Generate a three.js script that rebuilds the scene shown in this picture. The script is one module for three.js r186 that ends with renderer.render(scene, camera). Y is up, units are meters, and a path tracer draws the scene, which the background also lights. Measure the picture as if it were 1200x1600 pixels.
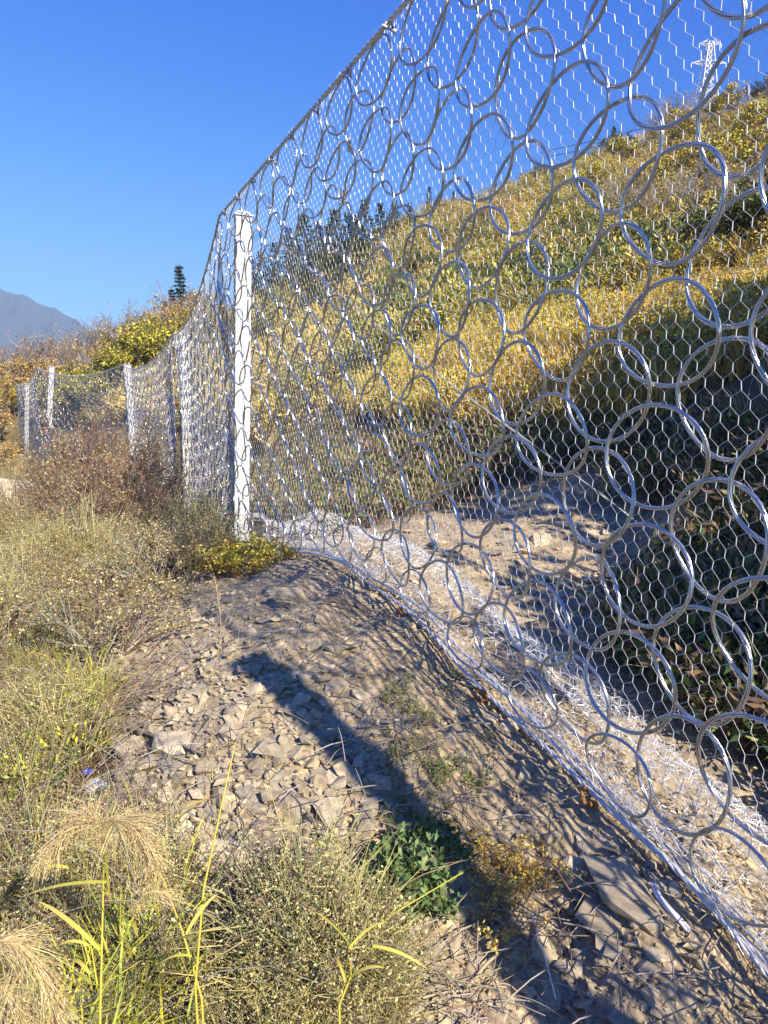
import * as THREE from 'three';
import { mergeGeometries } from 'three/addons/utils/BufferGeometryUtils.js';
import { ConvexGeometry } from 'three/addons/geometries/ConvexGeometry.js';
import { ImprovedNoise } from 'three/addons/math/ImprovedNoise.js';

// ------------------------------------------------------------------ camera, sky, sun, exposure
const scene = new THREE.Scene();
const EYE = 1.65, FPX = 1062, PITCH = Math.atan(200 / FPX);
const camera = new THREE.PerspectiveCamera(2 * Math.atan(800 / FPX) * 180 / Math.PI, 0.75, 0.05, 20000);
camera.position.set(0, EYE, 0);
camera.rotation.x = -PITCH;

const SUN_AZ = 38.2 * Math.PI / 180, SUN_EL = 38.5 * Math.PI / 180;
const sunDir = new THREE.Vector3(Math.sin(SUN_AZ) * Math.cos(SUN_EL), Math.sin(SUN_EL), Math.cos(SUN_AZ) * Math.cos(SUN_EL));
const sun = new THREE.DirectionalLight(new THREE.Color(1.0, 0.90, 0.735), 5);
sun.position.copy(sunDir).multiplyScalar(60);
sun.castShadow = true;
sun.shadow.mapSize.set(4096, 4096);
Object.assign(sun.shadow.camera, { left: -40, right: 40, top: 40, bottom: -40, near: 1, far: 160 });
scene.add(sun, sun.target);

{ // clear autumn sky: a gradient by height and by the angle from the sun
  const W = 512, Hh = 256, data = new Float32Array(W * Hh * 4);
  for (let j = 0; j < Hh; j++) for (let i = 0; i < W; i++) {
    const lat = ((j + 0.5) / Hh - 0.5) * Math.PI, lon = ((i + 0.5) / W - 0.5) * 2 * Math.PI;
    const x = Math.cos(lat) * Math.cos(lon), y = Math.sin(lat), z = Math.cos(lat) * Math.sin(lon);
    const mu = x * sunDir.x + y * sunDir.y + z * sunDir.z;
    const h = Math.max(0, y), m2 = mu * mu;
    const r = (0.012 + 0.36 * Math.exp(-h * 4.9)) * (0.25 + 1.63 * m2);
    const g = (0.05 + 0.45 * Math.exp(-h * 3.2)) * (0.45 + 1.2 * m2);
    const b = (0.36 + 0.20 * Math.exp(-h * 2.5)) * (0.75 + 0.54 * m2);
    const dn = y < 0 ? Math.max(0.35, 1 + 2 * y) : 1;
    data.set([r * dn * 0.78, g * dn * 0.98, b * dn * 1.12, 1], (j * W + i) * 4);
  }
  const t = new THREE.DataTexture(data, W, Hh, THREE.RGBAFormat, THREE.FloatType);
  t.mapping = THREE.EquirectangularReflectionMapping;
  t.magFilter = t.minFilter = THREE.LinearFilter; t.wrapS = THREE.RepeatWrapping; t.needsUpdate = true;
  scene.background = t; scene.environment = t;
}
const renderer = new THREE.WebGLRenderer({ antialias: true });
renderer.toneMapping = THREE.LinearToneMapping;
renderer.toneMappingExposure = 2.2;
renderer.shadowMap.enabled = true;
scene.fog = new THREE.FogExp2(new THREE.Color(0.34, 0.57, 1.0), 0.00024);

// ------------------------------------------------------------------ helpers
const V = (x, y, z) => new THREE.Vector3(x, y, z);
let seed = 7;
function rnd() { seed = (seed + 0x6D2B79F5) | 0; let t = Math.imul(seed ^ (seed >>> 15), 1 | seed); t = (t + Math.imul(t ^ (t >>> 7), 61 | t)) ^ t; return ((t ^ (t >>> 14)) >>> 0) / 4294967296; }
const rr = (a, b) => a + (b - a) * rnd();
const pick = (a) => a[Math.floor(rnd() * a.length)];
const lerp = (a, b, t) => a + (b - a) * t, clamp = (v, a, b) => Math.min(b, Math.max(a, v));
const sstep = (a, b, v) => { const t = clamp((v - a) / (b - a), 0, 1); return t * t * (3 - 2 * t); };
const noise3 = new ImprovedNoise();
const nz = (x, y, z = 0) => noise3.noise(x + 31.3, y + 17.7, z + 5.1);
const fbm = (x, y, z = 0) => nz(x, y, z) + 0.5 * nz(x * 2.03, y * 2.03, z + 3) + 0.25 * nz(x * 4.1, y * 4.1, z + 7);
const taken = {};
function numbered(n) { const k = taken[n] = (taken[n] ?? -1) + 1; return k ? n + '_' + String(k).padStart(3, '0') : n; }
function shade(o) { o.traverse((c) => { if (c.isMesh) { c.castShadow = true; c.receiveShadow = true; } }); return o; }
function tag(o, label, category, group, kind) {
  if (label) o.userData.label = label;
  if (category) o.userData.category = category;
  if (group) o.userData.group = group;
  if (kind) o.userData.kind = kind;
  return o;
}
function mesh(name, geo, mat, parent, at) { const m = new THREE.Mesh(geo, mat); m.name = parent ? name : numbered(name); if (at) m.position.copy(at); (parent ?? scene).add(m); return shade(m); }
function base(name, at) { const g = new THREE.Group(); g.name = numbered(name); if (at) g.position.copy(at); scene.add(g); return g; }
function dup(root, at, turn, s, label, group) {
  const c = root.clone(); c.name = numbered(root.name.replace(/_\d{3}$/, '')); scene.add(c);
  c.userData = { ...root.userData };
  if (at) c.position.copy(at); c.rotation.y = turn; c.scale.setScalar(s);
  if (label) c.userData.label = label; if (group) c.userData.group = group;
  return c;
}
// a pixel of the photograph as a direction, and the point on it at a forward distance
const cP = Math.cos(PITCH), sP = Math.sin(PITCH);
function dirOf(px, py) { const a = (px - 600) / FPX, b = (800 - py) / FPX; return V(a, b * cP - sP, -(cP + b * sP)); }
function P(px, py, d) { const v = dirOf(px, py); return v.multiplyScalar(d / -v.z).add(V(0, EYE, 0)); }
function onLevel(px, py, rel) { const v = dirOf(px, py); return v.multiplyScalar(rel / v.y).add(V(0, EYE, 0)); }

// geometry collector: tubes, leaves, blades with vertex colours
class GB {
  constructor() { this.p = []; this.c = []; this.n = []; this.i = []; }
  get count() { return this.p.length / 3; }
  vert(v, n, c) { this.p.push(v.x, v.y, v.z); this.n.push(n.x, n.y, n.z); this.c.push(c[0], c[1], c[2]); return this.p.length / 3 - 1; }
  tube(pts, rad, sides, col, phase = 0) {
    let prev = null; const U = V(0, 0, 0), T = V(0, 0, 0), B = V(0, 0, 0), Q = V(0, 0, 0), N = V(0, 0, 0);
    for (let k = 0; k < pts.length; k++) {
      T.subVectors(pts[Math.min(k + 1, pts.length - 1)], pts[Math.max(k - 1, 0)]).normalize();
      if (k === 0) U.set(0, 1, 0).cross(T).lengthSq() < 0.01 ? U.set(1, 0, 0) : 0;
      if (k === 0) { U.set(Math.abs(T.y) > 0.9 ? 1 : 0, Math.abs(T.y) > 0.9 ? 0 : 1, 0); }
      U.addScaledVector(T, -U.dot(T)).normalize(); B.crossVectors(T, U);
      const r = Array.isArray(rad) ? rad[k] : rad, start = this.count;
      for (let s = 0; s < sides; s++) {
        const a = phase + s / sides * Math.PI * 2; N.set(0, 0, 0).addScaledVector(U, Math.cos(a)).addScaledVector(B, Math.sin(a));
        this.vert(Q.copy(pts[k]).addScaledVector(N, r), N, col);
      }
      if (prev !== null) for (let s = 0; s < sides; s++) { const a = prev + s, b = prev + (s + 1) % sides, c = start + s, d = start + (s + 1) % sides; this.i.push(a, b, c, b, d, c); }
      prev = start;
    }
    return this;
  }
  leaf(at, dir, len, wid, col, fold = 0.25) {
    const s = V(rr(-1, 1), rr(-1, 1), rr(-1, 1)).cross(dir).normalize(), n = dir.clone().cross(s).normalize();
    const m = at.clone().addScaledVector(dir, len * 0.5).addScaledVector(n, -len * fold * 0.3);
    const a = this.vert(at, n, col), b = this.vert(m.clone().addScaledVector(s, wid * 0.5), n, col), c = this.vert(m.clone().addScaledVector(s, -wid * 0.5), n, col);
    const e = this.vert(at.clone().addScaledVector(dir, len), n, col);
    this.i.push(a, c, b, c, e, b);
  }
  blade(pts, wid, col, col2, flat) {
    const T = V(0, 0, 0); let s = null, prev = null; const K = pts.length - 1;
    for (let k = 0; k <= K; k++) {
      T.subVectors(pts[Math.min(k + 1, K)], pts[Math.max(k - 1, 0)]).normalize();
      if (!s) { s = flat ? T.clone().cross(V(rr(-0.3, 0.3), 1, rr(0, 0.5))) : V(rr(-1, 1), rr(-0.3, 0.3), rr(-1, 1)); }
      s.addScaledVector(T, -s.dot(T)).normalize();
      const n = T.clone().cross(s), w = wid * 0.5 * (k === K ? 0.06 : Math.sin(Math.PI * (0.28 + 0.6 * k / K)));
      const c = col2 ? col.map((v, i) => lerp(v, col2[i], k / K)) : col;
      const a = this.vert(pts[k].clone().addScaledVector(s, w), n, c), b = this.vert(pts[k].clone().addScaledVector(s, -w), n, c);
      if (prev !== null) this.i.push(prev, prev + 1, a, prev + 1, b, a);
      prev = a;
    }
  }
  geo() {
    const g = new THREE.BufferGeometry();
    g.setAttribute('position', new THREE.Float32BufferAttribute(this.p, 3));
    g.setAttribute('normal', new THREE.Float32BufferAttribute(this.n, 3));
    g.setAttribute('color', new THREE.Float32BufferAttribute(this.c, 3));
    g.setIndex(this.i); return g;
  }
}
const vary = (c, a = 0.25) => { const k = 1 + rr(-a, a); return c.map((v) => Math.max(0.004, v * k * (1 + rr(-a, a) * 0.35))); };
const arc = (p0, p1, lift, n) => { const out = []; for (let k = 0; k <= n; k++) { const t = k / n; out.push(p0.clone().lerp(p1, t).add(V(0, lift * 4 * t * (1 - t), 0))); } return out; };

// ------------------------------------------------------------------ textures and materials
function noiseTex(size, fn, srgb) {
  const d = new Uint8Array(size * size * 4);
  for (let j = 0; j < size; j++) for (let i = 0; i < size; i++) { const c = fn(i / size, j / size); d.set([c[0] * 255, c[1] * 255, c[2] * 255, 255].map((v) => clamp(v, 0, 255)), (j * size + i) * 4); }
  const t = new THREE.DataTexture(d, size, size); t.wrapS = t.wrapT = THREE.RepeatWrapping; t.magFilter = THREE.LinearFilter; t.minFilter = THREE.LinearMipmapLinearFilter; t.generateMipmaps = true;
  if (srgb) t.colorSpace = THREE.SRGBColorSpace; t.needsUpdate = true; return t;
}
// periodic noise: a torus in four numbers folded into two samples
const pn = (u, v, f, z) => { const a = (x, y) => nz(x * f, y * f, z); const s = (x) => x * x * (3 - 2 * x); const x = s(u), y = s(v); return lerp(lerp(a(u, v), a(u - 1, v), x), lerp(a(u, v - 1), a(u - 1, v - 1), x), y); };
const soilTex = noiseTex(512, (u, v) => { const n = 0.80 + 0.20 * pn(u, v, 9, 1) + 0.22 * pn(u, v, 34, 2) + 0.25 * pn(u, v, 90, 3); return [n, n * 0.98, n * 0.95]; }, true);
const soilBump = noiseTex(512, (u, v) => { const n = 0.5 + 0.3 * pn(u, v, 14, 4) + 0.3 * pn(u, v, 45, 5) + 0.2 * pn(u, v, 110, 6); return [n, n, n]; });
const rockTex = noiseTex(256, (u, v) => { const n = 0.82 + 0.2 * pn(u, v, 5, 7) + 0.16 * pn(u, (v * 3) % 1, 16, 8) + 0.14 * pn(u, v, 60, 9); return [n, n * 0.985, n * 0.96]; }, true);
const zincTex = noiseTex(256, (u, v) => { const n = 0.9 + 0.12 * pn(u, v, 12, 12) + 0.1 * pn(u, v, 50, 13); return [n, n, n]; }, true);
const std = (o) => new THREE.MeshStandardMaterial({ side: THREE.DoubleSide, ...o });
const groundMat = std({ vertexColors: true, map: soilTex, bumpMap: soilBump, bumpScale: 0.02, roughness: 0.97 });
const plantMat = std({ vertexColors: true, roughness: 0.8 });
const leafMat = std({ vertexColors: true, roughness: 0.7 });
const woodMat = std({ vertexColors: true, roughness: 0.95 });
const rockMats = [[0.54, 0.455, 0.32], [0.47, 0.405, 0.295], [0.62, 0.535, 0.39], [0.36, 0.325, 0.26]].map((c) => std({ color: new THREE.Color().setRGB(...c), map: rockTex, roughness: 0.92 }));
const ringMat = std({ color: new THREE.Color().setRGB(0.56, 0.56, 0.55), metalness: 0.86, roughness: 0.27 });
const wireMat = std({ color: new THREE.Color().setRGB(0.80, 0.80, 0.80), metalness: 0.36, roughness: 0.38 });
const stayMat = std({ color: new THREE.Color().setRGB(0.30, 0.31, 0.32), metalness: 0.6, roughness: 0.5 });
const ropeMat = std({ color: new THREE.Color().setRGB(0.62, 0.62, 0.61), metalness: 0.45, roughness: 0.42 });
const postMat = std({ color: new THREE.Color().setRGB(0.68, 0.69, 0.70), metalness: 0.1, roughness: 0.5, map: zincTex });
const rustMat = std({ color: new THREE.Color().setRGB(0.34, 0.15, 0.06), metalness: 0.3, roughness: 0.7 });
const boltMat = std({ color: new THREE.Color().setRGB(0.5, 0.46, 0.42), metalness: 0.6, roughness: 0.5 });

// ------------------------------------------------------------------ fence plan
const postSpots = [ // top pixel, foot pixel, forward distance
  [[368, 338], [365, 850], 7.2], [[280, 524], [286, 822], 12.4], [[194, 571], [205, 772], 18.2], [[77, 574], [70, 722], 23.5], [[39, 600], [38, 734], 28],
];
const posts = postSpots.map(([t, b, d]) => ({ top: P(t[0], t[1], d), foot: P(b[0], b[1], d) }));
const A1 = posts[0].foot.clone().setY(0), A0 = V(2.1, 0, 0.3), alongNear = A0.clone().sub(A1), LEN1 = alongNear.length();
alongNear.normalize();
const upslope = V(-alongNear.z, 0, alongNear.x).multiplyScalar(-1); if (upslope.x < 0) upslope.negate();
function onFence(px, py) { // a pixel's point on the upright plane of the first bay
  const v = dirOf(px, py), n = upslope, o = V(0, EYE, 0), t = A1.clone().sub(o).dot(n) / v.dot(n); return o.addScaledVector(v, t);
}
const sOf = (p) => p.clone().sub(A1).setY(0).dot(alongNear);
const nOf = (x, z) => (x - A1.x) * upslope.x + (z - A1.z) * upslope.z;
const fenceLine = [A0, ...postSpots.map((_, i) => posts[i].foot)], tail = posts[4].foot.clone().sub(posts[3].foot).multiplyScalar(8).add(posts[4].foot); fenceLine.push(tail);
function side(x, z) { // signed distance from the whole fence, uphill positive
  let best = 1e9, out = 0;
  for (let k = 0; k < fenceLine.length - 1; k++) {
    const a = fenceLine[k], b = fenceLine[k + 1], dx = b.x - a.x, dz = b.z - a.z, l2 = dx * dx + dz * dz, t = clamp(((x - a.x) * dx + (z - a.z) * dz) / l2, k === 0 ? -20 : 0, 1);
    const ex = x - a.x - dx * t, ez = z - a.z - dz * t, d = Math.hypot(ex, ez); if (d < best) { best = d; out = (dx * ez - dz * ex) > 0 ? d : -d; }
  }
  return out;
}
const footTrace = [[400, 856], [440, 862], [490, 868], [540, 885], [590, 920], [650, 968], [715, 1040], [790, 1112], [870, 1192], [955, 1272], [1040, 1352], [1120, 1440], [1200, 1530]]
  .map(([x, y]) => { const p = onFence(x, y); return [sOf(p), p.y, p]; });
const piece = (list, s) => { if (s <= list[0][0]) return list[0][1]; for (let k = 1; k < list.length; k++) if (s <= list[k][0]) { const t = (s - list[k - 1][0]) / (list[k][0] - list[k - 1][0]); return lerp(list[k - 1][1], list[k][1], t); } return list[list.length - 1][1]; };
const footList = [[0, posts[0].foot.y], ...footTrace.map((f) => [f[0], f[1]])]; footList.push([LEN1, footList[footList.length - 1][1] - 0.03]);
const topMid = onFence(640, 0);
const topList = [[0, posts[0].top.y], [sOf(topMid), topMid.y], [LEN1, topMid.y + 0.35]];
console.log('bay', LEN1.toFixed(2), 'post heights', posts.map((p) => (p.top.y - p.foot.y).toFixed(2)).join(' '), 'feet', posts.map((p) => p.foot.y.toFixed(2)).join(' '), 'tops', topList.map((t) => t.map((v) => v.toFixed(2))).join(' | '), 'foot', footList.map((t) => t.map((v) => v.toFixed(2))).join(' | '));

// ------------------------------------------------------------------ terrain: a smooth sheet through known points
const ctl = [];
const addC = (p) => ctl.push(p);
for (const f of footTrace) addC(f[2].clone().add(V(0, -0.05, 0)));
for (const p of posts) addC(p.foot.clone());
for (const [x, y, rel] of [[100, 1600, -1.75], [600, 1600, -1.74], [900, 1600, -1.82], [150, 1300, -1.78], [450, 1300, -1.6], [400, 1010, -1.34], [560, 1100, -1.40], [700, 1250, -1.56], [760, 1380, -1.70], [900, 1450, -1.76], [100, 1050, -1.8], [430, 890, -1.42], [220, 900, -1.95], [20, 790, -2.45],
  [750, 822, -1.32], [900, 880, -1.42], [1100, 960, -1.4], [1190, 1150, -1.5], [750, 798, -1.36], [640, 830, -1.36], [1000, 830, -1.3]]) addC(onLevel(x, y, rel));
for (const [x, y, d] of [[750, 690, 8.7], [950, 675, 7.6], [1180, 640, 6.2], [1150, 770, 5.4], [550, 740, 10], [560, 815, 7.6], [750, 560, 13], [1000, 520, 12], [1180, 480, 11], [560, 620, 15],
  [750, 485, 20], [1000, 440, 18], [560, 520, 24], [750, 385, 36], [1000, 310, 36], [1180, 255, 36], [560, 440, 38], [750, 318, 60], [900, 268, 62], [1050, 208, 64], [1190, 170, 66], [600, 370, 58], [480, 430, 52],
  [400, 480, 48], [300, 545, 42], [200, 585, 38], [130, 605, 40], [0, 640, 36], [230, 650, 24], [60, 690, 31], [130, 640, 90], [0, 650, 90], [300, 590, 90], [480, 470, 110], [750, 350, 120], [1050, 250, 120], [1190, 215, 120],
  [1190, 230, 420], [900, 300, 420], [600, 420, 420], [300, 600, 420], [0, 625, 420], [1190, 500, 2500], [600, 560, 2500], [0, 612, 2500]]) addC(P(x, y, d));
for (const [x, y, z] of [[-6, 1.65 - 2.3, 0], [-14, -2.2, -8], [-30, -4, -14], [-2, 0, 2.5], [3, 0.15, 2], [6, 0.9, -1], [9, 2.2, -4], [16, 6, -7], [40, 18, -14], [-60, -9, -30], [-300, -30, -120], [300, 120, -90]]) addC(V(x, y, z));
const cu = (x, z) => { const r = Math.hypot(x, z); return [clamp(Math.atan2(x, -z), -1.35, 1.35) * 2.2, Math.log(r + 2) * 1.25, r]; };
const K2 = (d2) => (d2 < 1e-12 ? 0 : 0.5 * d2 * Math.log(d2));
const cpts = ctl.map((p) => { const [u, v, r] = cu(p.x, p.z); return [u, v, (p.y - EYE) / (r + 2)]; });
const TPS = (() => {
  const n = cpts.length, N = n + 3, M = Array.from({ length: N }, () => new Float64Array(N + 1));
  for (let i = 0; i < n; i++) {
    for (let j = 0; j < n; j++) M[i][j] = K2((cpts[i][0] - cpts[j][0]) ** 2 + (cpts[i][1] - cpts[j][1]) ** 2) + (i === j ? 0.0015 : 0);
    M[i][n] = M[n][i] = 1; M[i][n + 1] = M[n + 1][i] = cpts[i][0]; M[i][n + 2] = M[n + 2][i] = cpts[i][1]; M[i][N] = cpts[i][2];
  }
  for (let c = 0; c < N; c++) {
    let b = c; for (let r = c + 1; r < N; r++) if (Math.abs(M[r][c]) > Math.abs(M[b][c])) b = r;
    [M[c], M[b]] = [M[b], M[c]];
    for (let r = 0; r < N; r++) if (r !== c) { const f = M[r][c] / M[c][c]; if (f) for (let k = c; k <= N; k++) M[r][k] -= f * M[c][k]; }
  }
  return M.map((row, i) => row[N] / row[i]);
})();
function smoothH(x, z) {
  const [u, v, r] = cu(x, z), n = cpts.length; let e = TPS[n] + TPS[n + 1] * u + TPS[n + 2] * v;
  for (let i = 0; i < n; i++) e += TPS[i] * K2((u - cpts[i][0]) ** 2 + (v - cpts[i][1]) ** 2);
  let y = EYE + e * (r + 2);
  const th = Math.abs(Math.atan2(x, -z)); if (th > 1.5) y = lerp(y, -0.05, sstep(1.5, 2.6, th));
  return y;
}
function rubble(x, z) { // 1 where the broken slate lies bare
  const n = nOf(x, z), s = (x - A1.x) * alongNear.x + (z - A1.z) * alongNear.z, w = 0.28 * fbm(x * 1.3, z * 1.3);
  const near = sstep(-1.75, -1.25, n + w + 0.22 * sstep(3.2, 2.2, s) - 0.35 * sstep(4.6, 5.8, s)) * sstep(0.35, 1.2, s + w) * (1 - sstep(0.2, 0.5, n));
  const gully = sstep(-0.2, 0.2, n) * (1 - sstep(2.6, 3.5, n + 1.6 * w + 2.3 * sstep(3.2, 4.8, s))) * sstep(0.4, 1.4, s) ;
  const far = sstep(0.3, 0.7, 1 - Math.hypot((x + 9) / 3.2, (z + 15.5) / 4.5) + w);
  return Math.max(near, gully, far);
}
function H(x, z) {
  const r = Math.hypot(x, z), n = nOf(x, z), k = rubble(x, z);
  let y = smoothH(x, z);
  if (r < 14) y += (0.012 + 0.03 * k) * fbm(x * 2.6, z * 2.6) + (k > 0.02 ? 0.022 * k * Math.abs(fbm(x * 9, z * 9)) : 0);
  if (y > 40) y = 40 + 75 * (1 - Math.exp(-(y - 40) / 75));
  if (y < -20) y = -20 - 40 * (1 - Math.exp((y + 20) / 40));
  if (r > 9) y += Math.min(1.4, (r - 9) * 0.018) * fbm(x * 0.16, z * 0.16) * sstep(0.5, 2, Math.abs(n));
  return y;
}
const hit = (px, py) => { const v = dirOf(px, py).normalize(); let t = 0.8; for (let k = 0; k < 900; k++) { const x = v.x * t, z = v.z * t, y = EYE + v.y * t; if (y <= H(x, z)) return V(x, H(x, z), z); t *= 1.006; } return V(v.x * t, EYE + v.y * t, v.z * t); };
const ground0 = (x, z) => V(x, H(x, z), z);

{
  const ths = [], rs = [];
  for (let a = -180; a < -46; a += 6) ths.push(a); for (let a = -46; a < 46; a += 0.32) ths.push(a); for (let a = 46; a <= 180; a += 6) ths.push(Math.min(a, 180)); if (ths[ths.length - 1] < 180) ths.push(180);
  let r = 0.02; while (r < 2600) { rs.push(r); r *= r < 0.8 ? 1.25 : r < 9 ? 1.0115 : r < 120 ? 1.03 : 1.1; }
  const p = [], c = [], uv = [], idx = [], nT = ths.length;
  const dirt = [0.54, 0.44, 0.29], dark = [0.15, 0.115, 0.065], olive = [0.20, 0.165, 0.06], tan = [0.33, 0.25, 0.12];
  for (const rad of rs) for (const a of ths) {
    const x = Math.sin(a * Math.PI / 180) * rad, z = -Math.cos(a * Math.PI / 180) * rad, k = rad < 60 ? rubble(x, z) : 0;
    p.push(x, H(x, z), z); uv.push(x * 0.6, z * 0.6);
    const f = fbm(x * 0.9, z * 0.9), g = sstep(6, 16, rad), q = sstep(-0.4, 0.5, fbm(x * 0.1 + 40, z * 0.1));
    for (let m = 0; m < 3; m++) { const veg = lerp(dark[m], lerp(olive[m], tan[m], q), g); c.push(lerp(veg * (1 + 0.2 * f), dirt[m] * (1 + 0.13 * f), k)); }
  }
  for (let i = 0; i < rs.length - 1; i++) for (let j = 0; j < nT - 1; j++) { const a = i * nT + j; idx.push(a, a + 1, a + nT, a + 1, a + nT + 1, a + nT); }
  const g = new THREE.BufferGeometry();
  g.setAttribute('position', new THREE.Float32BufferAttribute(p, 3)); g.setAttribute('color', new THREE.Float32BufferAttribute(c, 3)); g.setAttribute('uv', new THREE.Float32BufferAttribute(uv, 2));
  g.setIndex(idx); g.computeVertexNormals();
  tag(mesh('terrain', g, groundMat), 'sloping ground of broken slate, gully and scrub hillside', null, null, 'structure');
}
{ // far mountain ridge across the valley
  const prof = [[-900, 430], [-500, 400], [-250, 425], [-120, 415], [-60, 432], [0, 445], [28, 457], [55, 462], [80, 474], [100, 480], [128, 500], [150, 520], [220, 545], [330, 575], [500, 590]];
  const D = 2300, p = [], idx = [], R = 18, top = prof.map(([x, y]) => P(x, y, D)), fine = [];
  for (let k = 0; k < top.length - 1; k++) for (let m = 0; m < 12; m++) { const t = m / 12; fine.push(top[k].clone().lerp(top[k + 1], t).add(V(0, 9 * fbm(k + t, 3) + 4 * nz(k * 4 + t * 4, 9), 0))); }
  for (const f of fine) for (let j = 0; j < R; j++) {
    const t = j / (R - 1), n = fbm(f.x * 0.0022, t * 3.3), gul = Math.abs(nz(f.x * 0.0045 + n, t * 1.2));
    p.push(f.x + 60 * n, lerp(f.y, -75, t ** 0.85) - 130 * gul * Math.sin(Math.PI * t), f.z + 900 * t + 110 * n * Math.sin(Math.PI * t));
  }
  for (let i = 0; i < fine.length - 1; i++) for (let j = 0; j < R - 1; j++) { const a = i * R + j; idx.push(a, a + 1, a + R, a + 1, a + R + 1, a + R); }
  const g = new THREE.BufferGeometry(); g.setAttribute('position', new THREE.Float32BufferAttribute(p, 3)); g.setIndex(idx); g.computeVertexNormals();
  tag(mesh('distant_mountain', g, std({ color: new THREE.Color().setRGB(0.075, 0.085, 0.075), roughness: 1 })), 'hazy blue mountain ridge far across the valley', null, null, 'structure');
}

// ------------------------------------------------------------------ rockfall barrier
function beam(w, h, l) { return new THREE.BoxGeometry(w, h, l); }
function makePost(i, foot, top, label) {
  const t = base('steel_post', foot), axis = top.clone().sub(foot), L = axis.length();
  const B = 0.155, F = 0.011;
  for (const s of [-1, 1]) mesh('flange', beam(B, L, F).translate(0, L / 2, s * (B / 2 - F / 2)), postMat, t);
  mesh('web', beam(0.009, L - 0.004, B - 2 * F - 0.001).translate(0, L / 2, 0), postMat, t);
  mesh('top_plate', beam(B + 0.03, 0.014, B + 0.03).translate(0, L + 0.0085, 0), postMat, t);
  const bp = mesh('base_plate', beam(0.32, 0.022, 0.32).translate(0, 0.006, 0), postMat, t);
  for (const [x, z] of [[-1, -1], [1, -1], [1, 1], [-1, 1]]) mesh('anchor_bolt', new THREE.CylinderGeometry(0.014, 0.014, 0.06, 8).translate(x * 0.12, 0.045, z * 0.12), boltMat, bp);
  for (const s of [-1, 1]) mesh('rope_guide', new THREE.TorusGeometry(0.022, 0.008, 8, 16).translate(s * 0.045, L + 0.03, 0), boltMat, t);
  t.quaternion.setFromUnitVectors(V(0, 1, 0), axis.normalize());
  const turn = new THREE.Quaternion().setFromAxisAngle(V(0, 1, 0), i === 0 ? 0.35 : 0.5);
  t.quaternion.multiply(turn);
  return tag(t, label, 'post', 'white steel posts of the rockfall fence');
}
const bayEnds = [A0.clone().setY(0)];
const off = upslope.clone().multiplyScalar(0.075);
posts.forEach((p, i) => makePost(i, p.foot.clone().add(off).add(V(0, -0.02, 0)), p.top.clone().add(off), [
  'tall white steel post standing beside the bare slate mound', 'white steel post in the bend of the net, after the tallest', 'white steel post rising behind the brown thicket', 'white steel post leaning slightly, last but one of the fence', 'white steel post at the far end of the fence'][i]));
{ // the post just outside the frame whose shadow lies over the slate
  const f = A0.clone(); f.y = piece(footList, LEN1) - 0.04;
  makePost(5, f.clone(), V(f.x, topList[2][1], f.z), 'white steel post beside the camera, casting the long shadow on the slate');
}

// bays: u along (metres), v up (0 foot .. 1 top)
const bays = [{ a: A1, b: A0, len: LEN1, foot: (s) => piece(footList, s), top: (s) => piece(topList, s) - 0.0 }];
for (let i = 0; i < posts.length - 1; i++) {
  const p = posts[i + 1], q = posts[i], a = p.foot.clone().setY(0), b = q.foot.clone().setY(0), len = a.distanceTo(b);
  bays.push({ a, b, len, foot: (s) => { const t = s / len, x = lerp(a.x, b.x, t), z = lerp(a.z, b.z, t); return lerp(lerp(p.foot.y, q.foot.y, t), H(x, z) + 0.02, Math.sin(Math.PI * t)); }, top: (s) => { const t = s / len; return lerp(p.top.y, q.top.y, t) - 0.30 * 4 * t * (1 - t); } });
}
function ringGeo(strands, seg, sides, r, R, k, RA, RB) {
  const parts = [];
  for (let s = 0; s < strands; s++) {
    const g = new GB(), pts = [];
    for (let i = 0; i <= seg; i++) {
      const a = i / seg * Math.PI * 2, tw = s / strands * Math.PI * 2 + (2 + (k % 2)) * a, w = 1 + 0.035 * Math.sin(2 * a + k * 1.7) + 0.02 * Math.sin(3 * a + k * 2.9);
      const o = R * Math.cos(tw), h = R * 0.75 * Math.sin(tw);
      pts.push(V((RA * w + o) * Math.cos(a), (RB * w + o) * Math.sin(a), h + 0.012 * Math.sin(2 * a + k)));
    }
    g.tube(pts, r, sides, [1, 1, 1]); const q = g.geo(); q.deleteAttribute('color'); parts.push(q);
  }
  return mergeGeometries(parts);
}
const ringLod = [[6, 44, 5, 0.0026, 0.0052], [4, 32, 4, 0.0030, 0.0050], [2, 22, 3, 0.0048, 0.0040]].map((a) => [[0.200, 0.170], [0.186, 0.172]].map(([x, y]) => [0, 1, 2, 3].map((k) => ringGeo(...a, k, x, y))));
function shackleGeo() {
  const t = new THREE.TorusGeometry(0.018, 0.0055, 6, 12, Math.PI * 1.25).toNonIndexed(), c = new THREE.CylinderGeometry(0.006, 0.006, 0.055, 8).rotateZ(Math.PI / 2).translate(0, -0.016, 0).toNonIndexed();
  const h = new THREE.CylinderGeometry(0.011, 0.011, 0.012, 6).rotateZ(Math.PI / 2).translate(0.03, -0.016, 0).toNonIndexed();
  const g = mergeGeometries([t, c, h]); return g;
}
const shGeo = shackleGeo();
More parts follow.
